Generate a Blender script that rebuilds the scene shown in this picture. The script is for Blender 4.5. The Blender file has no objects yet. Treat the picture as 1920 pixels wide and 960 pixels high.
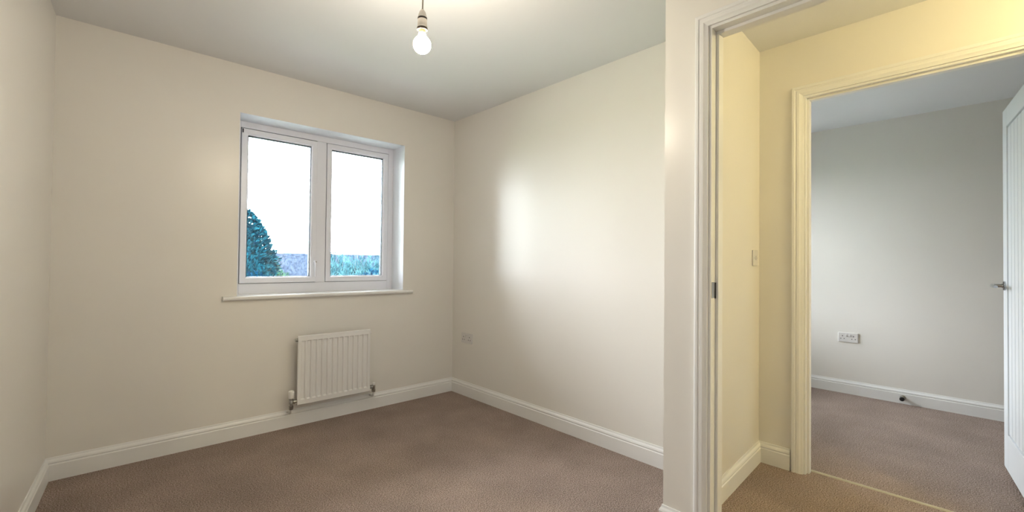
import bpy, bmesh, math, random
from mathutils import Vector, Matrix

# ------------------------------------------------------------------ camera, sky, exposure
scene = bpy.context.scene
COL = scene.collection
F_PX, YAW, PITCH, ROLL, CAM_H = 844.3, 0.7458, 0.0141, 0.0100, 1.143
_f = Vector((math.sin(YAW) * math.cos(PITCH), math.cos(YAW) * math.cos(PITCH), math.sin(PITCH)))
_r = Vector((math.cos(YAW), -math.sin(YAW), 0))
_u = _r.cross(_f)
_r2 = _r * math.cos(ROLL) + _u * math.sin(ROLL)
_u2 = -_r * math.sin(ROLL) + _u * math.cos(ROLL)
cam_data = bpy.data.cameras.new('camera')
cam_data.sensor_width = 36
cam_data.lens = F_PX / 1920 * 36
cam_data.clip_start = 0.02
cam = bpy.data.objects.new('camera', cam_data)
COL.objects.link(cam)
m = Matrix.Identity(4)
for i in range(3):
    m[i][0], m[i][1], m[i][2] = _r2[i], _u2[i], -_f[i]
m[0][3], m[1][3], m[2][3] = 0, 0, CAM_H
cam.matrix_world = m
scene.camera = cam

SKY_COLOR, SKY_STRENGTH = (0.92, 0.93, 1.0), 31.5
BULB_COLOR, BULB_STRENGTH = (1.0, 0.88, 0.71), 375.0
HALL_COLOR, HALL_STRENGTH = (1.0, 0.83, 0.41), 450.0
scene.view_settings.view_transform = 'Standard'
scene.view_settings.look = 'None'
scene.view_settings.gamma = 1
scene.view_settings.use_curve_mapping = False
scene.view_settings.exposure = 0.20

world = bpy.data.worlds.new('overcast_sky')
scene.world = world
world.use_nodes = True
wb = world.node_tree.nodes['Background']
wb.inputs['Color'].default_value = (*SKY_COLOR, 1)
wb.inputs['Strength'].default_value = SKY_STRENGTH

def portal(name, x0, x1, y, z0, z1):
    l = bpy.data.lights.new(name, 'AREA')
    l.shape = 'RECTANGLE'; l.size = x1 - x0; l.size_y = z1 - z0
    l.cycles.is_portal = True
    o = bpy.data.objects.new(name, l); COL.objects.link(o)
    o.location = ((x0 + x1) / 2, y, (z0 + z1) / 2)
    o.rotation_euler = (math.radians(-90), 0, 0)      # shines to -Y, into the house
    return o

# ------------------------------------------------------------------ room measures
H = 2.40
D = 3.311                      # inner face of the window wall
R = 2.345                      # right wall of the bedroom
L0 = -0.173; LA = 0.0647       # left wall, slightly splayed
X2 = 1.796; X2B = 1.906        # partition with the near doorway
YC = 0.978                     # its outer corner
YF = -0.75                     # wall behind the camera
XH = 2.863; XHB = 2.963        # partition with the far doorway
XF = 4.964                     # far wall of the second room
YR = -1.60                     # right wall of the second room
YHE = -1.8                     # other end of the hall
T = 0.28                       # outer wall thickness
BH, BT = 0.117, 0.015          # baseboard
WX0, WX1, WZ0, WZ1 = 0.665, 1.849, 0.905, 2.092
DF, FWX0, FWX1, FWZ0 = 2.15, 3.70, 4.88, 0.60   # window wall of the second room
def left_x(y): return L0 - math.tan(LA) * (D - y)

portal('window_portal', WX0, WX1, D + T + 0.02, WZ0, WZ1)
portal('far_window_portal', FWX0, FWX1, DF + T + 0.02, FWZ0, WZ1)

# ------------------------------------------------------------------ materials
def mat(name, color, rough=0.5, metal=0.0, spec=0.5, coat=0.0):
    mt = bpy.data.materials.new(name); mt.use_nodes = True
    b = mt.node_tree.nodes['Principled BSDF']
    b.inputs['Base Color'].default_value = (*color, 1)
    b.inputs['Roughness'].default_value = rough
    b.inputs['Metallic'].default_value = metal
    b.inputs['Specular IOR Level'].default_value = spec
    b.inputs['Coat Weight'].default_value = coat
    b.inputs['Coat Roughness'].default_value = 0.52
    return mt

def noise_mat(name, c1, c2, scale, rough=0.5, spec=0.5, coat=0.0, bump=0.0, bump_scale=None, detail=4, dist=0.01, lo=0.35, hi=0.65, wide=None):
    mt = mat(name, c1, rough, 0, spec, coat)
    nt = mt.node_tree; b = nt.nodes['Principled BSDF']
    tc = nt.nodes.new('ShaderNodeTexCoord')
    n = nt.nodes.new('ShaderNodeTexNoise'); n.inputs['Scale'].default_value = scale; n.inputs['Detail'].default_value = detail
    nt.links.new(tc.outputs['Object'], n.inputs['Vector'])
    cr = nt.nodes.new('ShaderNodeValToRGB')
    cr.color_ramp.elements[0].position = lo; cr.color_ramp.elements[0].color = (*c1, 1)
    cr.color_ramp.elements[1].position = hi; cr.color_ramp.elements[1].color = (*c2, 1)
    nt.links.new(n.outputs['Fac'], cr.inputs['Fac'])
    out = cr.outputs['Color']
    if wide:                                             # a broad second mottling, e.g. brushed carpet pile
        n3 = nt.nodes.new('ShaderNodeTexNoise'); n3.inputs['Scale'].default_value = wide[0]; n3.inputs['Detail'].default_value = 3
        nt.links.new(tc.outputs['Object'], n3.inputs['Vector'])
        mr = nt.nodes.new('ShaderNodeMapRange')
        mr.inputs['From Min'].default_value = 0.3; mr.inputs['From Max'].default_value = 0.7
        mr.inputs['To Min'].default_value = 1 - wide[1]; mr.inputs['To Max'].default_value = 1 + wide[1]
        nt.links.new(n3.outputs['Fac'], mr.inputs['Value'])
        vm = nt.nodes.new('ShaderNodeVectorMath'); vm.operation = 'SCALE'
        nt.links.new(out, vm.inputs[0]); nt.links.new(mr.outputs['Result'], vm.inputs['Scale'])
        out = vm.outputs['Vector']
    nt.links.new(out, b.inputs['Base Color'])
    if bump:
        n2 = nt.nodes.new('ShaderNodeTexNoise'); n2.inputs['Scale'].default_value = bump_scale or scale; n2.inputs['Detail'].default_value = 3
        nt.links.new(tc.outputs['Object'], n2.inputs['Vector'])
        bp = nt.nodes.new('ShaderNodeBump'); bp.inputs['Strength'].default_value = bump; bp.inputs['Distance'].default_value = dist
        nt.links.new(n2.outputs['Fac'], bp.inputs['Height']); nt.links.new(bp.outputs['Normal'], b.inputs['Normal'])
    return mt

def emit(name, color, strength):
    mt = bpy.data.materials.new(name); mt.use_nodes = True
    nt = mt.node_tree; nt.nodes.clear()
    e = nt.nodes.new('ShaderNodeEmission'); o = nt.nodes.new('ShaderNodeOutputMaterial')
    e.inputs['Color'].default_value = (*color, 1); e.inputs['Strength'].default_value = strength
    nt.links.new(e.outputs[0], o.inputs['Surface'])
    return mt

def glass_mat(name):
    mt = bpy.data.materials.new(name); mt.use_nodes = True
    nt = mt.node_tree; nt.nodes.clear()
    t = nt.nodes.new('ShaderNodeBsdfTransparent'); g = nt.nodes.new('ShaderNodeBsdfGlossy'); fr = nt.nodes.new('ShaderNodeFresnel')
    mx = nt.nodes.new('ShaderNodeMixShader'); o = nt.nodes.new('ShaderNodeOutputMaterial')
    t.inputs['Color'].default_value = (0.965, 0.98, 0.975, 1); g.inputs['Roughness'].default_value = 0.0
    fr.inputs['IOR'].default_value = 1.45
    nt.links.new(fr.outputs[0], mx.inputs[0]); nt.links.new(t.outputs[0], mx.inputs[1]); nt.links.new(g.outputs[0], mx.inputs[2])
    nt.links.new(mx.outputs[0], o.inputs['Surface'])
    return mt

M = {}
M['wall'] = noise_mat('cream_satin_wall_paint', (0.817, 0.788, 0.735), (0.837, 0.808, 0.755), 1.3, rough=0.29, spec=0.30, coat=0.8, bump=0.05, bump_scale=160, dist=0.002)
M['ceiling'] = noise_mat('white_matt_ceiling_paint', (0.80, 0.805, 0.81), (0.82, 0.825, 0.83), 1.5, rough=0.95, spec=0.1)
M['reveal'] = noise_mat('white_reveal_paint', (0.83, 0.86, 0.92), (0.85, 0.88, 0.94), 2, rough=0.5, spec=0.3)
M['trim'] = noise_mat('white_satinwood', (0.84, 0.835, 0.82), (0.87, 0.865, 0.85), 3, rough=0.32, spec=0.5)
M['upvc'] = mat('white_window_plastic', (0.85, 0.86, 0.93), 0.28)
M['gasket'] = mat('dark_rubber_gasket', (0.03, 0.04, 0.06), 0.6)
M['glass'] = glass_mat('window_glass')
M['carpet'] = noise_mat('taupe_twist_carpet', (0.215, 0.160, 0.127), (0.57, 0.45, 0.395), 185, rough=1.0, spec=0.05, bump=1.0, bump_scale=150, detail=5, dist=0.014, lo=0.37, hi=0.63, wide=(3.0, 0.12))
M['enamel'] = mat('white_radiator_enamel', (0.84, 0.83, 0.81), 0.3)
M['chrome'] = mat('chrome', (0.45, 0.46, 0.48), 0.15, 1.0)
M['dull_chrome'] = mat('dull_chrome', (0.42, 0.41, 0.39), 0.3, 1.0)
M['socket'] = mat('white_socket_plastic', (0.72, 0.70, 0.68), 0.3)
M['black'] = mat('black_rubber', (0.012, 0.012, 0.013), 0.5)
M['cord'] = mat('white_flex', (0.62, 0.58, 0.52), 0.5)
M['holder'] = mat('white_lampholder_plastic', (0.70, 0.66, 0.60), 0.4)
M['brass'] = mat('dull_brass_bulb_cap', (0.20, 0.13, 0.07), 0.5, 0.0, 0.2)
M['band'] = mat('dark_lampholder_gap', (0.012, 0.007, 0.004), 0.5)
M['bulb'] = emit('lit_opal_bulb', BULB_COLOR, BULB_STRENGTH)
M['hall_bulb'] = emit('lit_hall_diffuser', HALL_COLOR, HALL_STRENGTH)
M['door'] = mat('white_door_paint', (0.74, 0.77, 0.80), 0.35)
M['bar'] = mat('pale_brushed_metal_bar', (0.62, 0.58, 0.46), 0.4, 0.6)
M['render'] = noise_mat('outside_render', (0.5, 0.46, 0.42), (0.56, 0.52, 0.48), 4, rough=0.9)
VEG = dict(rough=1.0, spec=0.0)
M['conifer'] = noise_mat('blue_green_conifer_foliage', (0.0003, 0.0065, 0.014), (0.006, 0.052, 0.072), 14, **VEG, lo=0.4, hi=0.62)
M['spiky'] = noise_mat('blue_green_spiky_foliage', (0.004, 0.026, 0.036), (0.034, 0.090, 0.105), 8, **VEG, lo=0.38, hi=0.6)
M['dark_shrub'] = noise_mat('deep_blue_green_leaves', (0.0005, 0.008, 0.022), (0.002, 0.025, 0.048), 12, **VEG, lo=0.4, hi=0.6)
M['pale_shrub'] = noise_mat('pale_yellow_green_leaves', (0.022, 0.045, 0.030), (0.060, 0.085, 0.055), 10, **VEG)
M['low_green'] = noise_mat('fresh_green_leaves', (0.006, 0.026, 0.018), (0.025, 0.055, 0.032), 12, **VEG)
M['bark'] = noise_mat('brown_bark', (0.06, 0.045, 0.035), (0.13, 0.10, 0.08), 20, rough=0.9)
M['twig'] = mat('grey_twig', (0.05, 0.05, 0.055), 0.8)
M['brick'] = noise_mat('blue_grey_brick', (0.014, 0.021, 0.040), (0.036, 0.048, 0.074), 14, **VEG)
M['mortar'] = noise_mat('pale_mortar', (0.055, 0.070, 0.098), (0.065, 0.080, 0.108), 30, **VEG)
M['bounce_paving'] = noise_mat('pale_bounce_slab', (0.42, 0.43, 0.44), (0.52, 0.53, 0.54), 5, rough=0.9, bump=0.2, bump_scale=90)  # pale so that the added slabs outside reflect daylight upwards
M['lawn'] = noise_mat('lawn', (0.04, 0.11, 0.05), (0.10, 0.20, 0.09), 6, rough=0.95, bump=0.6, bump_scale=80)

# ------------------------------------------------------------------ helpers
def link(name, bm, m, parent=None, smooth=False, sharp=None):
    bmesh.ops.recalc_face_normals(bm, faces=bm.faces)
    me = bpy.data.meshes.new(name); bm.to_mesh(me); bm.free()
    if isinstance(m, (list, tuple)):
        for x in m: me.materials.append(x)
    else: me.materials.append(m)
    if smooth:
        for p in me.polygons: p.use_smooth = True
        if sharp is not None: me.set_sharp_from_angle(angle=math.radians(sharp))
    o = bpy.data.objects.new(name, me); COL.objects.link(o)
    if parent: o.parent = parent
    return o

def empty(name, loc=(0, 0, 0), rz=0.0):
    o = bpy.data.objects.new(name, None); COL.objects.link(o)
    o.location = loc; o.rotation_euler = (0, 0, rz); o.empty_display_size = 0.05
    return o

def tag(o, label, cat, group=None, kind=None):
    o['label'] = label; o['category'] = cat
    if group: o['group'] = group
    if kind: o['kind'] = kind
    return o

def box(bm, x0, x1, y0, y1, z0, z1, mtx=None, bevel=0.0, seg=2):
    vs = [bm.verts.new(Vector((x, y, z))) for x in (x0, x1) for y in (y0, y1) for z in (z0, z1)]
    q = [(0, 1, 3, 2), (4, 6, 7, 5), (0, 4, 5, 1), (2, 3, 7, 6), (0, 2, 6, 4), (1, 5, 7, 3)]
    fs = [bm.faces.new([vs[i] for i in a]) for a in q]
    if bevel:
        es = list({e for f in fs for e in f.edges})
        r = bmesh.ops.bevel(bm, geom=es, offset=bevel, segments=seg, affect='EDGES', profile=0.5)
        vs = list({v for f in r['faces'] for v in f.verts} | {v for v in vs if v.is_valid})
    if mtx is not None: bmesh.ops.transform(bm, matrix=mtx, verts=[v for v in vs if v.is_valid])
    return bm

def prism(bm, pts, z0, z1):
    a = [bm.verts.new((x, y, z0)) for x, y in pts]; b = [bm.verts.new((x, y, z1)) for x, y in pts]
    bm.faces.new(a); bm.faces.new(b[::-1]); n = len(pts)
    for i in range(n): bm.faces.new((a[i], a[(i + 1) % n], b[(i + 1) % n], b[i]))
    return bm

def sweep(bm, path, frames, profile, closed_profile=True):
    """Loft a closed 2-D profile through points; frames = (axis_a, axis_b) per point."""
    rings = []
    for P, (a, b) in zip(path, frames):
        rings.append([bm.verts.new(Vector(P) + Vector(a) * u + Vector(b) * v) for u, v in profile])
    n = len(profile)
    for r0, r1 in zip(rings, rings[1:]):
        for i in range(n): bm.faces.new((r0[i], r0[(i + 1) % n], r1[(i + 1) % n], r1[i]))
    bm.faces.new(rings[0]); bm.faces.new(rings[-1][::-1])
    return bm

def lathe(bm, prof, origin=(0, 0, 0), axis='z', seg=24, mtx=None):
    """prof: list of (radius, along)."""
    rings = []
    O = Vector(origin)
    for r, h in prof:
        ring = []
        for k in range(seg):
            a = 2 * math.pi * k / seg; c, s = math.cos(a) * r, math.sin(a) * r
            p = {'z': (c, s, h), 'x': (h, c, s), 'y': (c, h, s)}[axis]
            v = Vector(p)
            if mtx is not None: v = mtx @ v
            ring.append(bm.verts.new(O + v))
        rings.append(ring)
    for a, b in zip(rings, rings[1:]):
        for k in range(seg): bm.faces.new((a[k], a[(k + 1) % seg], b[(k + 1) % seg], b[k]))
    bm.faces.new(rings[0]); bm.faces.new(rings[-1][::-1])
    return bm

def tube(bm, pts, r, seg=10):
    pts = [Vector(p) for p in pts]; rings = []
    for i, p in enumerate(pts):
        d = (pts[min(i + 1, len(pts) - 1)] - pts[max(i - 1, 0)]).normalized()
        up = Vector((0, 0, 1)) if abs(d.z) < 0.9 else Vector((1, 0, 0))
        a = d.cross(up).normalized(); b = a.cross(d)
        rr = r[i] if isinstance(r, (list, tuple)) else r
        rings.append([bm.verts.new(p + (a * math.cos(2 * math.pi * k / seg) + b * math.sin(2 * math.pi * k / seg)) * rr) for k in range(seg)])
    for x, y in zip(rings, rings[1:]):
        for k in range(seg): bm.faces.new((x[k], x[(k + 1) % seg], y[(k + 1) % seg], y[k]))
    bm.faces.new(rings[0]); bm.faces.new(rings[-1][::-1])
    return bm

def struct(name, bm, m, label, cat, **k):
    return tag(link(name, bm, m, **k), label, cat, kind='structure')

# ------------------------------------------------------------------ shell
YB = D + T
bm = bmesh.new(); box(bm, -0.8, XF + 0.12, YHE - 0.1, YB, -0.2, 0)
bm.free(); bm = bmesh.new(); box(bm, -0.8, XHB - 0.001, YHE - 0.1, YB, -0.2, 0); box(bm, XHB - 0.001, XF + 0.12, YHE - 0.1, DF + T, -0.2, 0)
struct('floor', bm, M['carpet'], 'taupe brown carpet running through all three rooms', 'floor')
bm = bmesh.new(); box(bm, -0.8, XF + 0.12, YHE - 0.1, YB, H, H + 0.2)
bm.free(); bm = bmesh.new(); box(bm, -0.8, XHB - 0.001, YHE - 0.1, YB, H, H + 0.2); box(bm, XHB - 0.001, XF + 0.12, YHE - 0.1, DF + T, H, H + 0.2)
struct('ceiling', bm, M['ceiling'], 'flat white painted ceiling over the rooms', 'ceiling')

def wall_with_hole(bm, x0, x1, y0, y1, a0, a1, z0, z1, axis):
    """Box wall H tall with one rectangular opening a0..a1 x z0..z1 along axis."""
    if axis == 'x':
        box(bm, x0, a0, y0, y1, 0, H); box(bm, a1, x1, y0, y1, 0, H)
        if z0 > 0: box(bm, a0, a1, y0, y1, 0, z0)
        box(bm, a0, a1, y0, y1, z1, H)
    else:
        box(bm, x0, x1, y0, a0, 0, H); box(bm, x0, x1, a1, y1, 0, H)
        if z0 > 0: box(bm, x0, x1, a0, a1, 0, z0)
        box(bm, x0, x1, a0, a1, z1, H)

bm = bmesh.new(); wall_with_hole(bm, left_x(D) - 0.3, XH, D, YB, WX0, WX1, WZ0, WZ1, 'x')
struct('wall_back', bm, M['wall'], 'cream wall with the window and the radiator', 'wall')
bm = bmesh.new(); box(bm, R, R + 0.1, YC, D, 0, H)
struct('wall_right', bm, M['wall'], 'cream wall right of the window, with the window glare on it', 'wall')
bm = bmesh.new(); prism(bm, [(left_x(D), D), (left_x(D) - 0.1, D), (left_x(YF) - 0.1, YF), (left_x(YF), YF)], 0, H)
struct('wall_left', bm, M['wall'], 'cream wall at the left edge of the room', 'wall')
bm = bmesh.new(); box(bm, left_x(YF) - 0.1, X2, YF - 0.1, YF, 0, H)
struct('wall_front', bm, M['wall'], 'cream wall behind the viewer', 'wall')
LY, LZ = 0.778, 2.088            # near lining face and underside
NY = -0.075                      # near opening, other side
bm = bmesh.new()
wall_with_hole(bm, X2, X2B, YHE, YC, NY - 0.03, LY + 0.03, 0, LZ + 0.03, 'y')
struct('wall_doorway', bm, M['wall'], 'cream partition wall that holds the nearer doorway', 'wall')
bm = bmesh.new()
prism(bm, [(X2B, YC), (R, YC), (R + 0.1, YC + 0.0), (XH, YC + 0.04), (XH, 0.958), (X2B, 0.8955)], 0, H)
struct('wall_hall_end', bm, M['wall'], 'short hall wall seen through the doorway, with the light switch', 'wall')
FY0, FY1, FZ = -0.105, 0.722, 2.068
bm = bmesh.new()
wall_with_hole(bm, XH, XHB, YHE, YB, FY0 - 0.03, FY1 + 0.03, 0, FZ + 0.03, 'y')
struct('wall_hall_side', bm, M['wall'], 'hall wall that holds the farther doorway', 'wall')
bm = bmesh.new(); box(bm, X2, XHB, YHE - 0.1, YHE, 0, H)
struct('wall_hall_front', bm, M['wall'], 'cream wall at the near end of the hall', 'wall')
bm = bmesh.new(); box(bm, XF, XF + 0.1, YR - 0.1, DF, 0, H)
struct('wall_far', bm, M['wall'], 'cream wall of the second room, with a double socket', 'wall')
bm = bmesh.new(); box(bm, XHB, XF, YR - 0.1, YR, 0, H)
struct('wall_far_right', bm, M['wall'], 'cream wall of the second room behind its open door', 'wall')
bm = bmesh.new(); wall_with_hole(bm, XHB, XF + 0.1, DF, DF + T, FWX0, FWX1, FWZ0, WZ1, 'x')
struct('wall_far_back', bm, M['wall'], 'window wall of the second room', 'wall')

# white plaster returns inside the window opening
wbk = bpy.data.objects['wall_back']
for q in ((WX0, WX0 + 0.003, WZ0, WZ1), (WX1 - 0.003, WX1, WZ0, WZ1), (WX0, WX1, WZ1 - 0.003, WZ1)):
    bm = bmesh.new(); box(bm, q[0], q[1], D - 0.0005, D + 0.19, q[2], q[3]); o = link('reveal', bm, M['reveal'], parent=wbk); o['label'] = 'white painted window reveal'

# ------------------------------------------------------------------ baseboards
BASE = [(0, 0), (BT, 0), (BT, 0.080), (BT - 0.0035, 0.084), (BT - 0.0035, 0.088), (BT - 0.001, 0.092),
        (BT - 0.0035, 0.100), (BT - 0.009, 0.108), (0.004, BH), (0, BH)]
def baseboard(name, pts, label):
    """Runs along pts (room on the left of travel), mitred at the corners."""
    bm = bmesh.new(); P = [Vector((x, y, 0)) for x, y in pts]; fr = []
    for i, p in enumerate(P):
        ns = []
        for a, b in ((i - 1, i), (i, i + 1)):
            if 0 <= a and b < len(P):
                d = (P[b] - P[a]).normalized(); ns.append(Vector((-d.y, d.x, 0)))
        n = ns[0] if len(ns) == 1 else (ns[0] + ns[1]) / (1 + ns[0].dot(ns[1]))
        fr.append((n, Vector((0, 0, 1))))
    sweep(bm, P, fr, BASE)
    return struct(name, bm, M['trim'], label, 'baseboard')
baseboard('baseboard_back', [(R, D), (L0, D)], 'white baseboard below the window and radiator')
baseboard('baseboard_left', [(L0, D), (left_x(YF), YF)], 'white baseboard along the left wall')
baseboard('baseboard_right', [(X2, 0.838), (X2, YC), (R, YC), (R, D)], 'white baseboard along the right wall and round the partition corner')
baseboard('baseboard_hall', [(XH, 0.795), (XH, 0.958), (X2B, 0.8955), (X2B, 0.845)], 'white baseboard in the hall below the light switch')
baseboard('baseboard_far', [(XHB, YR), (XF, YR), (XF, DF), (XHB, DF)], 'white baseboard of the second room with the doorstop')

# ------------------------------------------------------------------ doorways
ARCH = [(0, 0), (0.050, 0), (0.050, 0.016), (0.044, 0.018), (0.036, 0.018), (0.033, 0.0145), (0.029, 0.0145), (0.026, 0.017),
        (0.016, 0.0165), (0.010, 0.013), (0.004, 0.0105), (0, 0.0095)]
def architrave(bm, x, sx, y0, y1, z1, w=1.0):
    """Mitred moulding round an opening y0..y1, height z1, on the plane x facing sx."""
    P = [(x, y0, 0), (x, y0, z1), (x, y1, z1), (x, y1, 0)]
    O = [Vector((0, -1, 0)), Vector((0, -1, 1)), Vector((0, 1, 1)), Vector((0, 1, 0))]
    for i in range(3):
        b2 = bmesh.new()
        fr = [(O[i] * w, Vector((sx, 0, 0))), (O[i + 1] * w, Vector((sx, 0, 0)))]
        sweep(b2, [P[i], P[i + 1]], fr, ARCH)
        yield b2

d1 = tag(empty('door_1', (X2, 0.35, 0)), 'white moulded frame of the nearer doorway, without its door in view', 'doorway', kind='structure')
def child(name, bm, m, parent, **k):
    o = link(name, bm, m, **k)
    o.parent = parent; o.matrix_parent_inverse = (Matrix.Translation(parent.location) @ parent.rotation_euler.to_matrix().to_4x4()).inverted()
    return o
for x, sx in ((X2, -1), (X2B, 1)):
    for b2 in architrave(None, x, sx, NY - 0.011, LY + 0.011, LZ + 0.011): child('architrave', b2, M['trim'], d1)
def lining(x0, x1, y0, y1, z, parent, sx0, sx1):
    for a, b in ((y0 - 0.03, y0), (y1, y1 + 0.03)):
        bm = bmesh.new(); box(bm, x0, x1, a, b, 0, z); child('lining', bm, M['trim'], parent)
    bm = bmesh.new(); box(bm, x0, x1, y0 - 0.03, y1 + 0.03, z, z + 0.03); child('lining', bm, M['trim'], parent)
    for a, b in ((y0, y0 + 0.012), (y1 - 0.012, y1)):
        bm = bmesh.new(); box(bm, sx0, sx1, a, b, 0, z - 0.012, bevel=0.0012, seg=1); child('door_stop_strip', bm, M['trim'], parent)
    bm = bmesh.new(); box(bm, sx0, sx1, y0, y1, z - 0.012, z, bevel=0.0012, seg=1); child('door_stop_strip', bm, M['trim'], parent)
lining(X2, X2B, NY, LY, LZ, d1, X2 + 0.040, X2 + 0.076)
# strike plate: chrome plate let into the lining with a lip bent round its edge
bm = bmesh.new()
box(bm, X2 + 0.006, X2 + 0.030, LY - 0.0022, LY, 1.008, 1.072, bevel=0.001, seg=1)
sp = child('strike_plate', bm, M['dull_chrome'], d1); sp['label'] = 'chrome strike plate with a dark latch hole'
bm = bmesh.new(); box(bm, X2 + 0.034, X2 + 0.0395, LY - 0.0040, LY - 0.001, 1.006, 1.070, bevel=0.001, seg=1)
o = child('latch_hole', bm, M['black'], sp)
o.matrix_parent_inverse = Matrix.Identity(4)

d2 = tag(empty('door_2', (XH, 0.31, 0)), 'frame of the farther doorway across the hall', 'doorway', kind='structure')
for x, sx in ((XH, -1), (XHB, 1)):
    for b2 in architrave(None, x, sx, FY0 - 0.011, FY1 + 0.011, FZ + 0.011, w=1.08): child('architrave', b2, M['trim'], d2)
lining(XH, XHB, FY0, FY1, FZ, d2, XH + 0.024, XH + 0.058)

bm = bmesh.new()
sweep(bm, [(XHB - 0.022, FY0, 0), (XHB - 0.022, FY1, 0)], [((1, 0, 0), (0, 0, 1))] * 2, [(-0.009, 0), (0.009, 0), (0.007, 0.004), (0.003, 0.007), (-0.003, 0.007), (-0.007, 0.004)])
struct('trim_1', bm, M['bar'], 'thin pale metal bar where the carpets meet in the far doorway', 'threshold bar')

# ------------------------------------------------------------------ grooved door leaf of the second room
fe = Vector((3.752, -0.0150, 0)); hg = Vector((2.985, -0.1160, 0))
dirv = (fe - hg); leaf_w = dirv.length; ang = math.atan2(dirv.y, dirv.x)
d3 = tag(empty('door_3', (hg.x, hg.y, 0.035), ang), 'white door with vertical grooves and a chrome lever handle, standing open at the right edge', 'door', kind='structure')
def dl(name, bm, m, **k):
    o = link(name, bm, m, **k); o.parent = d3; return o
DT, DH = 0.040, 1.985            # visible face at local y = 0, body behind it
st = 0.100; z_lo, z_hi = 0.195, 1.880
for a, b in ((0, st), (leaf_w - st, leaf_w)):
    bm = bmesh.new(); box(bm, a, b, -DT, 0, 0, DH, bevel=0.0015, seg=1); dl('stile', bm, M['door'])
for a, b in ((0, z_lo), (z_hi, DH)):
    bm = bmesh.new(); box(bm, st, leaf_w - st, -DT, 0, a, b, bevel=0.0015, seg=1); dl('rail', bm, M['door'])
bm = bmesh.new(); box(bm, st, leaf_w - st, -DT + 0.012, -0.012, z_lo, z_hi); dl('core_panel', bm, M['door'])
npl = 7; pw = (leaf_w - 2 * st - 0.012) / npl; plank_me = None
for k in range(npl):
    x0 = st + 0.006 + k * pw
    if plank_me is None:
        bm = bmesh.new(); box(bm, 0.003, pw - 0.003, -0.013, -0.004, z_lo + 0.006, z_hi - 0.006, bevel=0.003, seg=1)
        o = dl('plank', bm, M['door']); plank_me = o.data
    else:
        o = bpy.data.objects.new('plank', plank_me); COL.objects.link(o); o.parent = d3
    o.location.x = x0
bm = bmesh.new()                                            # chrome lever on a round rose
zc = 1.005; xc = leaf_w - 0.050
lathe(bm, [(0.0, 0), (0.0255, 0), (0.0255, 0.006), (0.022, 0.0095), (0.012, 0.010), (0.0095, 0.016), (0.0095, 0.044), (0.0, 0.045)], (xc, 0, zc), 'y')
hd = dl('door_handle', bm, M['chrome'], smooth=True, sharp=40); hd['label'] = 'chrome lever handle on a round rose'
bm = bmesh.new()
tube(bm, [(xc + 0.006, 0.044, zc), (xc - 0.010, 0.050, zc), (xc - 0.03, 0.053, zc), (xc - 0.07, 0.053, zc - 0.001), (xc - 0.112, 0.050, zc - 0.003)], [0.009, 0.0105, 0.010, 0.0092, 0.008], 14)
lv = link('lever', bm, M['chrome'], smooth=True, sharp=50); lv.parent = hd
bm = bmesh.new(); box(bm, leaf_w - 0.0005, leaf_w + 0.0012, -0.033, -0.009, zc - 0.10, zc + 0.10); dl('lock_plate', bm, M['dull_chrome'])
for z in (0.2, 1.0, 1.78):
    bm = bmesh.new(); lathe(bm, [(0.006, 0), (0.006, 0.10)], (-0.003, 0.004, z), 'z', 12); dl('hinge', bm, M['dull_chrome'])

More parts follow.
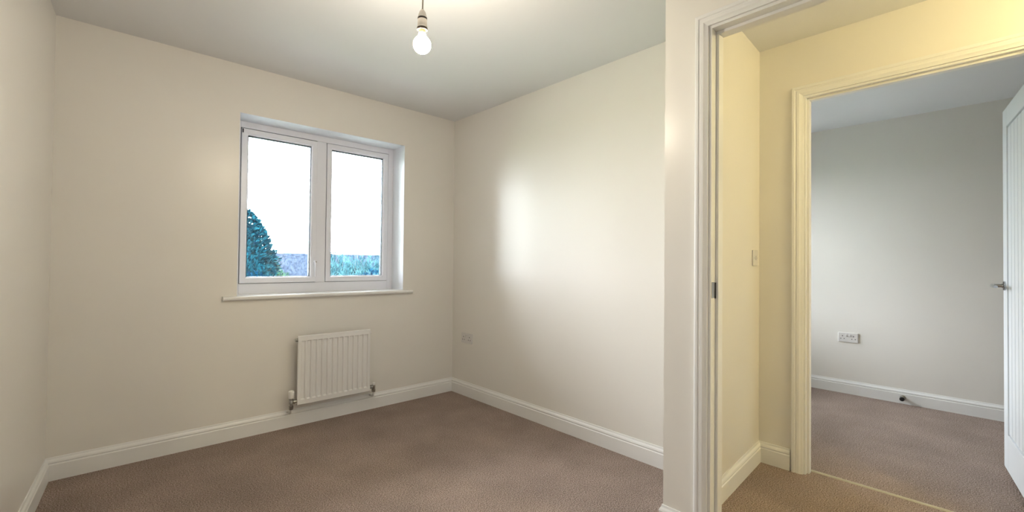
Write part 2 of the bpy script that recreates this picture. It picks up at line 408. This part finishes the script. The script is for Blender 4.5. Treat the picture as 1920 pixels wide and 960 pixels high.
# ------------------------------------------------------------------ windows
FYP = D + 0.190                   # face of the window frame
def make_window(name, x0, x1, z0, z1, label, handle=True, FYP=FYP):
    w = tag(empty(name, ((x0 + x1) / 2, FYP, z0)), label, 'window', kind='structure')
    W = x1 - x0
    fr = 0.046; mu0 = x0 + W * 0.4675; mu1 = x0 + W * 0.5260; zb = z0 + 0.074; zt = z1 - 0.046
    for (a, b, c, d) in ((x0, x0 + fr, z0, z1), (x1 - fr, x1, z0, z1)):
        bm = bmesh.new(); box(bm, a, b, FYP, FYP + 0.065, c, d, bevel=0.002, seg=1); child('frame_jamb', bm, M['upvc'], w)
    bm = bmesh.new(); box(bm, x0 + fr, x1 - fr, FYP, FYP + 0.065, zt, z1, bevel=0.002, seg=1); child('frame_head', bm, M['upvc'], w)
    bm = bmesh.new(); box(bm, x0 + fr, x1 - fr, FYP, FYP + 0.065, z0, zb, bevel=0.002, seg=1); child('frame_sill', bm, M['upvc'], w)
    bm = bmesh.new(); box(bm, mu0, mu1, FYP, FYP + 0.065, zb, zt, bevel=0.002, seg=1); child('mullion', bm, M['upvc'], w)
    for k, (a, b) in enumerate(((x0 + fr, mu0), (mu1, x1 - fr))):
        g = 0.0032; a += g; b -= g; c = zb + g; d = zt - (0.007 if k == 0 else g)
        # dark gap behind the sash edge, then the sash with a stepped profile
        bm = bmesh.new()
        for q in ((a - g, a + 0.002, c - g, zt), (b - 0.002, b + g, c - g, zt), (a, b, c - g, c + 0.002), (a, b, d - 0.002, zt)):
            box(bm, q[0], q[1], FYP + 0.012, FYP + 0.030, q[2], q[3])
        child('seal', bm, M['gasket'], w)
        sy = FYP - (0.014 if k == 0 else 0.004)
        prof = [(0, 0.05), (0, 0.002), (0.002, 0), (0.030, 0), (0.038, 0.006), (0.041, 0.016), (0.041, 0.05)]   # (inwards, back)
        bm = bmesh.new()
        C = [(a, c), (b, c), (b, d), (a, d)]; dirs = [(1, 1), (-1, 1), (-1, -1), (1, -1)]
        rings = []
        for (px, pz), (ux, uz) in zip(C, dirs):
            rings.append([bm.verts.new((px + ux * u, sy + v, pz + uz * u)) for u, v in prof])
        n = len(prof)
        for i in range(4):
            r0, r1 = rings[i], rings[(i + 1) % 4]
            for j in range(n): bm.faces.new((r0[j], r0[(j + 1) % n], r1[(j + 1) % n], r1[j]))
        sash = child('sash', bm, M['upvc'], w)
        s = 0.041; gy = sy + 0.018
        def sub(nm, bmx, mt):
            o = link(nm, bmx, mt); o.parent = sash; return o
        bm = bmesh.new()                                   # glazing gasket, visible as a thin dark line
        for q in ((a + s - .001, a + s + 0.004, c + s, d - s), (b - s - 0.004, b - s + .001, c + s, d - s), (a + s, b - s, c + s - .001, c + s + 0.003), (a + s, b - s, d - s - 0.005, d - s + .001)):
            box(bm, q[0], q[1], gy, gy + 0.031, q[2], q[3])
        sub('gasket', bm, M['gasket'])
        bm = bmesh.new(); box(bm, a + s, b - s, gy + 0.004, gy + 0.008, c + s, d - s); sub('pane', bm, M['glass'])
        bm = bmesh.new(); box(bm, a + s, b - s, gy + 0.020, gy + 0.024, c + s, d - s); sub('pane', bm, M['glass'])
        if k == 0 and handle:
            hx = b - 0.012; hz = zb + 0.155
            bm = bmesh.new(); box(bm, hx - 0.010, hx + 0.010, sy - 0.008, sy, hz - 0.028, hz + 0.028, bevel=0.003)
            tube(bm, [(hx, sy - 0.004, hz), (hx, sy - 0.030, hz - 0.002)], 0.008, 12)
            tube(bm, [(hx, sy - 0.030, hz + 0.008), (hx, sy - 0.034, hz - 0.02), (hx, sy - 0.033, hz - 0.07), (hx, sy - 0.030, hz - 0.115)], [0.009, 0.0085, 0.007, 0.006], 12)
            o = sub('window_handle', bm, M['upvc'])
            bm = bmesh.new(); lathe(bm, [(0.0045, 0), (0.0045, 0.004)], (hx, sy - 0.043, hz - 0.002), 'y', 10); sub('handle_button', bm, M['dull_chrome'])
            # top hinge corner clip on the frame
            bm = bmesh.new(); box(bm, a + 0.003, a + 0.010, sy - 0.003, sy + 0.002, d - 0.030, d - 0.004); sub('hinge_clip', bm, M['gasket'])
    return w
make_window('window_1', WX0, WX1, WZ0, WZ1, 'white two-light plastic window above the radiator, garden behind it')
make_window('window_2', FWX0, FWX1, FWZ0, WZ1, 'window of the second room, out of view', handle=False, FYP=DF + 0.19)

def sill(name, x0, x1, label, horn=0.078, D=D, FYP=FYP, zz=WZ0):
    bm = bmesh.new(); z1 = zz + 0.004; z0 = z1 - 0.025; yf = D - 0.030
    prof = [(FYP, z0), (FYP, z1), (yf + 0.010, z1), (yf + 0.003, z1 - 0.003), (yf, z1 - 0.010), (yf + 0.001, z0 + 0.006), (yf + 0.006, z0)]
    pts = [[bm.verts.new((x, y, z)) for y, z in prof] for x in (x0, x1)]
    n = len(prof)
    for i in range(n): bm.faces.new((pts[0][i], pts[0][(i + 1) % n], pts[1][(i + 1) % n], pts[1][i]))
    bm.faces.new(pts[0]); bm.faces.new(pts[1][::-1])
    for a, b in ((x0 - horn, x0), (x1, x1 + horn)):        # horns lie on the wall face
        q = [(D, z0), (D, z1)] + prof[2:]
        p2 = [[bm.verts.new((x, y, z)) for y, z in q] for x in (a, b)]
        for i in range(n): bm.faces.new((p2[0][i], p2[0][(i + 1) % n], p2[1][(i + 1) % n], p2[1][i]))
        bm.faces.new(p2[0]); bm.faces.new(p2[1][::-1])
    return struct(name, bm, M['trim'], label, 'window sill')
sill('trim_2', WX0, WX1, 'white window board with rounded front edge under the window')
sill('trim_3', FWX0, FWX1, 'white window board in the second room', D=DF, FYP=DF + 0.19, zz=FWZ0)

# ------------------------------------------------------------------ radiator
RX0, RX1, RZ0, RZ1 = 1.016, 1.532, 0.160, 0.628
RY = D - 0.090                     # front of the panel
rad = tag(empty('radiator', ((RX0 + RX1) / 2, D, RZ0)), 'white panel radiator with chrome valves, on the wall below the window', 'radiator')
bm = bmesh.new()
NF = 13; pitch = (RX1 - RX0 - 0.03) / NF; xs = []
for k in range(NF):                # pressed vertical flutes with rounded-in ends
    c = RX0 + 0.015 + pitch * k
    xs += [(c + pitch * 0.12, 0.0), (c + pitch * 0.27, 0.009), (c + pitch * 0.73, 0.009), (c + pitch * 0.88, 0.0)]
xs = [(RX0, 0.004), (RX0 + 0.006, 0.001)] + [(RX0 + 0.012, 0.0)] + xs + [(RX1 - 0.012, 0.0), (RX1 - 0.006, 0.001), (RX1, 0.004)]
zs = [(RZ0, 0.0, 0.006), (RZ0 + 0.004, 0.0, 0.001), (RZ0 + 0.034, 0.0, 0.0), (RZ0 + 0.042, 1.0, 0.0),
      (RZ1 - 0.039, 1.0, 0.0), (RZ1 - 0.034, 0.0, 0.0), (RZ1 - 0.004, 0.0, 0.001), (RZ1, 0.0, 0.006)]
grid = [[bm.verts.new((x, RY + y * k + off, z)) for x, y in xs] for z, k, off in zs]
back = [[bm.verts.new((x, RY + 0.018, z)) for x, y in xs] for z in (RZ0, RZ1)]
for r0, r1 in zip(grid, grid[1:]):
    for i in range(len(xs) - 1): bm.faces.new((r0[i], r0[i + 1], r1[i + 1], r1[i]))
for i in range(len(xs) - 1):
    bm.faces.new((grid[0][i + 1], grid[0][i], back[0][i], back[0][i + 1]))
    bm.faces.new((grid[-1][i], grid[-1][i + 1], back[1][i + 1], back[1][i]))
    bm.faces.new((back[0][i + 1], back[0][i], back[1][i], back[1][i + 1]))
for e in (0, -1):
    bm.faces.new([g[e] for g in grid] + [back[1][e], back[0][e]])
child('front_panel', bm, M['enamel'], rad, smooth=True, sharp=28)
bm = bmesh.new()                   # convector fins: a folded sheet behind the panel
fx = RX0 + 0.05; pts = []
while fx < RX1 - 0.05:
    pts += [(fx, RY + 0.019), (fx + 0.004, RY + 0.046), (fx + 0.014, RY + 0.046), (fx + 0.018, RY + 0.019)]; fx += 0.026
lo = [bm.verts.new((x, y, RZ0 + 0.05)) for x, y in pts]; hi = [bm.verts.new((x, y, RZ1 - 0.05)) for x, y in pts]
for i in range(len(pts) - 1): bm.faces.new((lo[i], lo[i + 1], hi[i + 1], hi[i]))
child('convector_sheet', bm, M['enamel'], rad)
for x in (RX0 + 0.10, RX1 - 0.10):
    bm = bmesh.new(); box(bm, x - 0.018, x + 0.018, D - 0.006, D, RZ0 + 0.05, RZ1 - 0.05)
    box(bm, x - 0.012, x + 0.012, RY + 0.018, D - 0.006, RZ0 + 0.06, RZ0 + 0.085); box(bm, x - 0.012, x + 0.012, RY + 0.018, D - 0.006, RZ1 - 0.085, RZ1 - 0.06)
    child('bracket', bm, M['enamel'], rad)
bm = bmesh.new(); lathe(bm, [(0.010, -0.014), (0.012, -0.012), (0.012, 0.004)], (RX0, RY + 0.016, RZ1 - 0.028), 'x', 12)
child('bleed_valve', bm, M['dull_chrome'], rad, smooth=True, sharp=40)
bm = bmesh.new(); lathe(bm, [(0.011, -0.002), (0.011, 0.008)], (RX1, RY + 0.016, RZ1 - 0.028), 'x', 12)
child('end_plug', bm, M['enamel'], rad)
vz = RZ0 + 0.028; vy = RY + 0.014
# left thermostatic valve
vx = RX0 - 0.036
bm = bmesh.new()
lathe(bm, [(0.0, -0.050), (0.0125, -0.050), (0.0145, -0.046), (0.0145, -0.026), (0.010, -0.024), (0.010, -0.016), (0.0135, -0.012), (0.0135, 0.008), (0.011, 0.012), (0.014, 0.014), (0.014, 0.026), (0.0, 0.026)], (vx, vy, vz), 'z', 16)
lathe(bm, [(0.0, 0), (0.010, 0), (0.010, 0.010), (0.014, 0.012), (0.014, 0.024), (0.009, 0.026), (0.009, 0.040)], (vx, vy, vz), 'x', 16)
v = child('valve_body', bm, M['dull_chrome'], rad, smooth=True, sharp=35)
v['label'] = 'chrome valve body at the lower left corner'
bm = bmesh.new()
lathe(bm, [(0.0, 0.026), (0.016, 0.026), (0.0185, 0.032), (0.0175, 0.044), (0.0185, 0.048), (0.0185, 0.066), (0.0165, 0.074), (0.009, 0.078), (0, 0.078)], (vx, vy, vz), 'z', 20)
v = child('thermostat_head', bm, M['enamel'], rad, smooth=True, sharp=40); v['label'] = 'white thermostatic head at the lower left corner'
bm = bmesh.new(); tube(bm, [(vx, vy, vz - 0.030), (vx, vy, vz - 0.055), (vx, vy + 0.008, vz - 0.072), (vx, vy + 0.026, vz - 0.080), (vx, D - BT, vz - 0.080)], 0.0078, 12)
v = child('pipe', bm, M['enamel'], rad, smooth=True); v['label'] = 'white pipe going back to the wall, left'
# right lockshield valve
vx = RX1 + 0.036
bm = bmesh.new()
lathe(bm, [(0.0, -0.040), (0.0125, -0.040), (0.0145, -0.036), (0.0145, -0.018), (0.010, -0.016), (0.0125, -0.010), (0.0125, 0.010), (0.009, 0.012), (0.0, 0.013)], (vx, vy, vz), 'z', 16)
lathe(bm, [(0.0, 0), (0.010, 0), (0.010, -0.010), (0.0135, -0.012), (0.0135, -0.024), (0.009, -0.026), (0.009, -0.040)], (vx, vy, vz), 'x', 16)
v = child('valve_body', bm, M['dull_chrome'], rad, smooth=True, sharp=35); v['label'] = 'chrome lockshield valve at the lower right corner'
bm = bmesh.new(); lathe(bm, [(0.0, 0.012), (0.0115, 0.012), (0.0115, 0.030), (0.009, 0.034), (0, 0.034)], (vx, vy, vz), 'z', 14)
v = child('valve_cap', bm, M['enamel'], rad, smooth=True, sharp=40); v['label'] = 'small white cap on the right valve'
bm = bmesh.new(); tube(bm, [(vx, vy, vz - 0.020), (vx, vy, vz - 0.050), (vx, vy + 0.008, vz - 0.068), (vx, vy + 0.026, vz - 0.076), (vx, D - BT, vz - 0.076)], 0.0078, 12)
v = child('pipe', bm, M['enamel'], rad, smooth=True); v['label'] = 'white pipe going back to the wall, right'

# ------------------------------------------------------------------ sockets, switch, doorstop
def socket(x, y, z, label):
    """UK double socket on a wall facing -X."""
    s = tag(empty('double_socket', (x, y, z)), label, 'socket')
    def lk(nm, b, mt, par=s, **k): o = link(nm, b, mt, **k); o.parent = par; return o
    bm = bmesh.new(); box(bm, -0.009, 0, -0.073, 0.073, -0.043, 0.043, bevel=0.003); lk('faceplate', bm, M['socket'])
    for c in (-0.036, 0.036):
        bm = bmesh.new(); box(bm, -0.0125, -0.008, c * 0.36 - 0.006, c * 0.36 + 0.006, 0.008, 0.030, bevel=0.0015); lk('rocker', bm, M['socket'])
        for (dy, dz, w, h) in ((0, 0.012, 0.0045, 0.008), (-0.0125, -0.012, 0.0065, 0.0045), (0.0125, -0.012, 0.0065, 0.0045)):
            cy = c * 1.12
            bm = bmesh.new(); box(bm, -0.0094, -0.0088, cy + dy - w / 1.6, cy + dy + w / 1.6, dz - h / 1.6, dz + h / 1.6); o = lk('pin_hole', bm, M['black'])
    for c in (-0.0602, 0.0602):
        bm = bmesh.new(); lathe(bm, [(0.0, -0.0094), (0.0028, -0.0094), (0.0028, -0.008)], (0, c, 0), 'x', 10); lk('screw_cap', bm, M['holder'])
    return s
socket(R, 3.092, 0.489, 'white double socket low on the bedroom wall right of the radiator')
socket(XF, 0.922, 0.500, 'white double socket on the wall of the room beyond the hall')

sw_x = 2.765; slope = (0.958 - 0.8955) / (XH - X2B); sw_y = 0.958 - (XH - sw_x) * slope
s = tag(empty('light_switch', (sw_x, sw_y, 1.182), math.atan(slope)), 'white single light switch on the short hall wall', 'light switch')
bm = bmesh.new(); box(bm, -0.043, 0.043, -0.009, 0, -0.045, 0.045, bevel=0.003); o = link('switch_plate', bm, M['socket']); o.parent = s
bm = bmesh.new(); box(bm, -0.006, 0.006, -0.014, -0.008, -0.012, 0.012, bevel=0.002); o = link('rocker', bm, M['socket']); o.parent = s
for dx in (-0.030, 0.030):
    bm = bmesh.new(); lathe(bm, [(0.0, -0.0095), (0.003, -0.0095), (0.003, -0.008)], (dx, 0, 0), 'y', 10); o = link('screw', bm, M['dull_chrome']); o.parent = s

ds = tag(empty('doorstop', (XF - BT, 0.548, 0.050)), 'small chrome and black doorstop screwed to the far baseboard', 'doorstop')
bm = bmesh.new(); lathe(bm, [(0.0, 0), (0.021, 0), (0.021, -0.004), (0.012, -0.008), (0.009, -0.020), (0.010, -0.045), (0.016, -0.048), (0.016, -0.056), (0, -0.056)], (0, 0, 0), 'x', 18)
o = link('stem', bm, M['dull_chrome'], smooth=True, sharp=35); o.parent = ds
bm = bmesh.new(); lathe(bm, [(0.0, -0.056), (0.0165, -0.056), (0.0165, -0.066), (0.012, -0.071), (0, -0.072)], (0, 0, 0), 'x', 18)
o = link('rubber_tip', bm, M['black'], smooth=True, sharp=35); o.parent = ds

# ------------------------------------------------------------------ pendant lamps
def pendant(x, y, zb, label, bulbmat, r=0.038, name='pendant_light'):
    p = tag(empty(name, (x, y, H)), label, 'lamp')
    def lk(nm, b, mt, **k): o = link(nm, b, mt, **k); o.parent = p; return o
    d = zb - H                                          # bulb centre below the ceiling (negative)
    top = d + r + 0.024                                 # bottom of the holder
    bm = bmesh.new(); lathe(bm, [(0, 0), (0.042, 0), (0.042, -0.008), (0.034, -0.022), (0.012, -0.028), (0, -0.028)], seg=28); lk('ceiling_rose', bm, M['holder'], smooth=True, sharp=40)
    bm = bmesh.new(); tube(bm, [(0, 0, -0.02), (0.0015, 0, d * 0.4), (0.0005, 0, top + 0.070)], 0.0032, 10); lk('cord', bm, M['cord'], smooth=True)
    bm = bmesh.new(); lathe(bm, [(0.0, top + 0.078), (0.006, top + 0.078), (0.012, top + 0.070), (0.0165, top + 0.056), (0.0175, top + 0.046), (0, top + 0.046)]); lk('holder_cap', bm, M['holder'], smooth=True, sharp=35)
    bm = bmesh.new(); lathe(bm, [(0.0, top + 0.047), (0.0182, top + 0.047), (0.0182, top + 0.040), (0, top + 0.040)]); lk('holder_ring', bm, M['band'], smooth=True, sharp=35)
    bm = bmesh.new(); lathe(bm, [(0.0, top + 0.041), (0.0178, top + 0.041), (0.0185, top + 0.014), (0.0200, top + 0.012), (0.0200, top + 0.006), (0, top + 0.006)]); lk('holder_skirt', bm, M['holder'], smooth=True, sharp=35)
    bm = bmesh.new(); lathe(bm, [(0.0, top + 0.007), (0.0205, top + 0.007), (0.0205, top - 0.001), (0, top - 0.001)]); lk('bayonet_ring', bm, M['band'], smooth=True, sharp=35)
    prof = [(0.0, top + 0.004), (0.0120, top + 0.004), (0.0130, top - 0.014), (0.0, top - 0.014)]
    bm = bmesh.new(); lathe(bm, prof[:], seg=20); lk('bulb_cap', bm, M['brass'], smooth=True, sharp=35)
    prof = [(0.0, d + r + 0.0105), (0.013, d + r + 0.0105), (0.016, d + r * 0.98)]
    for k in range(3, 17):
        a = math.pi * k / 17; prof.append((r * math.sin(a), d + r * math.cos(a)))
    prof.append((0.0005, d - r))
    bm = bmesh.new(); lathe(bm, prof, seg=32); lk('bulb', bm, bulbmat, smooth=True)
    return p
pendant(0.917, 1.520, 1.985, 'bare lit bulb hanging on a white cord from the bedroom ceiling', M['bulb'], r=0.034)
pendant(2.30, -0.95, 2.16, 'bare lit bulb hanging in the hall, out of view', M['hall_bulb'], r=0.045)

# ------------------------------------------------------------------ garden
random.seed(7)
GZ = -0.30
bm = bmesh.new(); box(bm, -30, 45, YB, 60, GZ - 0.1, GZ)
struct('ground', bm, M['lawn'], 'lawn outside the window', 'lawn')

pv = tag(empty('bounce_slabs', (2.0, YB, GZ)), 'unseen pale slabs added below the window to bounce daylight upwards', 'bounce_paving', kind='structure')  # added out of view: throws daylight up onto window soffit and ceiling
me_slab = None
for i in range(16):
    for j in range(5):
        if me_slab is None:
            bm = bmesh.new(); box(bm, 0.004, 0.596, 0.004, 0.596, 0, 0.035, bevel=0.004, seg=1); o = link('slab', bm, M['bounce_paving']); me_slab = o.data
        else: o = bpy.data.objects.new('slab', me_slab); COL.objects.link(o)
        o.parent = pv; o.location = (-4.0 + 0.6 * i, 0.01 + 0.6 * j, random.uniform(-0.002, 0.002))

def leaf(bm, p, d, w, l):
    """Small folded leaf (two triangles with a crease) at p pointing along d."""
    d = d.normalized(); s = d.cross(Vector((random.uniform(-1, 1), random.uniform(-1, 1), random.uniform(-1, 1)))).normalized()
    n = d.cross(s)
    a = bm.verts.new(p); t = bm.verts.new(p + d * l); q = bm.verts.new(p + d * l * 0.45 + s * w + n * w * 0.3); r = bm.verts.new(p + d * l * 0.45 - s * w + n * w * 0.3)
    bm.faces.new((a, q, t)); bm.faces.new((a, t, r))

def sphere_dir():
    z = random.uniform(-1, 1); a = random.uniform(0, 2 * math.pi); k = math.sqrt(1 - z * z)
    return Vector((k * math.cos(a), k * math.sin(a), z))

def conifer(x, y, h, r, label, m, n=11000):
    t = tag(empty('conifer', (x, y, GZ)), label, 'tree')
    bm = bmesh.new(); tube(bm, [(0, 0, -0.02), (0.02, 0, h * 0.5), (0, 0, h * 0.93)], [0.08, 0.05, 0.012], 8); o = link('trunk', bm, M['bark']); o.parent = t
    bm = bmesh.new()
    core = []                                   # inner dark mass so that the crown is dense
    for k in range(9):
        u = k / 8; core.append((max(0.01, 0.86 * r * math.sqrt(max(0, 1 - u ** 1.7))), 0.10 + u * (h - 0.20)))
    lathe(bm, core, seg=14)
    for k in range(n):
        u = random.random() ** 0.8; z = 0.1 + u * (h - 0.1); rr = r * math.sqrt(max(0.0, 1 - u ** 1.7)) * random.uniform(0.86, 1.02)
        a = random.uniform(0, 2 * math.pi); rr *= 1 + 0.05 * math.sin(a * 7 + z * 11) + 0.04 * math.sin(a * 13 - z * 23)
        p = Vector((rr * math.cos(a), rr * math.sin(a), z))
        d = Vector((math.cos(a), math.sin(a), random.uniform(0.1, 1.5))) + sphere_dir() * 0.5
        leaf(bm, p, d, random.uniform(0.012, 0.024), random.uniform(0.05, 0.12))
    o = link('foliage', bm, m); o.parent = t; o['kind'] = 'stuff'
    return t

def bush(name, x, y, h, r, label, m, n=1500, lw=0.014, ll=0.06, cat='shrub', z0=GZ):
    t = tag(empty(name, (x, y, z0)), label, cat)
    bm = bmesh.new()
    for k in range(7):
        a = random.uniform(0, 6.28); q = random.uniform(0.2, 0.6) * r
        tube(bm, [(0.02 * math.cos(a), 0.02 * math.sin(a), -0.02), (q * .5 * math.cos(a), q * .5 * math.sin(a), h * 0.4), (q * math.cos(a), q * math.sin(a), h * 0.8)], [0.012, 0.009, 0.004], 5)
    o = link('stem', bm, M['bark']); o.parent = t; o['kind'] = 'stuff'
    bm = bmesh.new()
    for k in range(n):
        v = sphere_dir(); q = random.uniform(0.6, 1.0)
        p = Vector((v.x * r * q, v.y * r * q, h * 0.55 + v.z * h * 0.45 * q))
        leaf(bm, p, v + sphere_dir() * 0.8, random.uniform(0.6, 1.3) * lw, random.uniform(0.6, 1.3) * ll)
    o = link('foliage', bm, m); o.parent = t; o['kind'] = 'stuff'
    return t

def spiky(x, y, h, r, label, n=650, tall=7):
    t = tag(empty('spiky_shrub', (x, y, GZ)), label, 'shrub')
    bm = bmesh.new()
    for k in range(n):
        a = random.uniform(0, 6.28); q = r * math.sqrt(random.random()); hh = h * random.uniform(0.55, 1.0) * (1 - 0.25 * (q / r) ** 2)
        b = Vector((q * 0.6 * math.cos(a), q * 0.6 * math.sin(a), 0)); tip = Vector((q * math.cos(a), q * math.sin(a), hh)) + Vector((random.uniform(-.08, .08), random.uniform(-.08, .08), 0))
        steps = 16
        for j in range(4, steps):
            u = j / steps; p = b.lerp(tip, u)
            for _ in range(2): leaf(bm, p, Vector((random.uniform(-1, 1), random.uniform(-1, 1), 1.4)), 0.007, random.uniform(0.05, 0.09))
        s = Vector((0.004, 0, 0)); v = [bm.verts.new(q2) for q2 in (b - s, b + s, tip)]; bm.faces.new(v)
    o = link('foliage', bm, M['spiky']); o.parent = t; o['kind'] = 'stuff'
    bm = bmesh.new()
    for k in range(tall):
        a = random.uniform(0, 6.28); q = r * random.uniform(0.1, 0.8)
        p0 = Vector((q * .5 * math.cos(a), q * .5 * math.sin(a), h * 0.6)); p1 = Vector((q * math.cos(a), q * math.sin(a), h * random.uniform(1.08, 1.22)))
        tube(bm, [p0, p0.lerp(p1, 0.5) + Vector((0.02, 0, 0)), p1], [0.003, 0.0025, 0.0015], 4)
        for j in range(5): leaf(bm, p0.lerp(p1, random.uniform(0.6, 1)), sphere_dir(), 0.004, 0.03)
    o = link('twig', bm, M['twig']); o.parent = t; o['kind'] = 'stuff'
    return t

def at(px, depth, z=None, py=None):
    d = _f * F_PX + _r2 * (px - 960) - _u2 * ((py if py is not None else 490) - 480)
    p = Vector((0, 0, CAM_H)) + d / F_PX * depth
    return p
p = at(440, 8.6); conifer(p.x, p.y, 2.42, 0.86, 'dense blue-green conifer at the left of the left pane', M['conifer'])
p = at(512, 10.2); bush('pale_shrub', p.x, p.y, 1.44, 0.20, 'small pale yellow-green shrub between the conifer and the garden wall', M['pale_shrub'], 1100, 0.014, 0.06)
p = at(478, 6.6); bush('low_shrub', p.x, p.y, 1.27, 0.26, 'low deep blue-green shrub in front of the conifer', M['dark_shrub'], 1300, 0.016, 0.06)
p = at(530, 7.4); bush('leafy_shrub', p.x, p.y, 1.27, 0.22, 'low fresh green shrub at the foot of the garden wall', M['low_green'], 1200, 0.014, 0.05)
for px, dep, h, r, lab in ((628, 8.4, 1.80, 0.44, 'tall spiky blue-green shrub nearest the mullion in the right pane'), (672, 7.1, 1.70, 0.32, 'spiky blue-green shrub in the middle of the right pane'), (722, 9.9, 1.84, 0.50, 'spiky blue-green shrub at the right end of the right pane')):
    p = at(px, dep); spiky(p.x, p.y, h, r, lab)
p = at(697, 6.2); bush('rounded_shrub', p.x, p.y, 1.32, 0.24, 'rounded deep blue shrub low in the right corner of the right pane', M['dark_shrub'], 1300, 0.018, 0.06)

gw = tag(empty('garden_wall', (7, 17.0, GZ)), 'blue-grey brick garden wall beyond the shrubs', 'garden wall')
GTOP = 1.63
bm = bmesh.new(); box(bm, -6, 8, -0.10, 0.10, 0, GTOP - 0.01); o = link('mortar_core', bm, M['mortar']); o.parent = gw
bm = bmesh.new(); zz = 0.0; row = 0
while zz < GTOP - 0.04:
    x = -6 - (0.1125 if row % 2 else 0)
    while x < 8:
        w = 0.215; j = random.uniform(-0.004, 0.004)
        box(bm, x, x + w, -0.112 + j, -0.098, zz + 0.010, zz + 0.075); x += 0.225
    zz += 0.075; row += 1
o = link('bricks', bm, M['brick']); o.parent = gw; o['kind'] = 'stuff'
bm = bmesh.new(); x = -6
while x < 8:
    box(bm, x, x + 0.215, -0.115, 0.115, GTOP - 0.012, GTOP + 0.05 + random.uniform(-0.006, 0.01)); x += 0.225
o = link('coping', bm, M['brick']); o.parent = gw; o['kind'] = 'stuff'
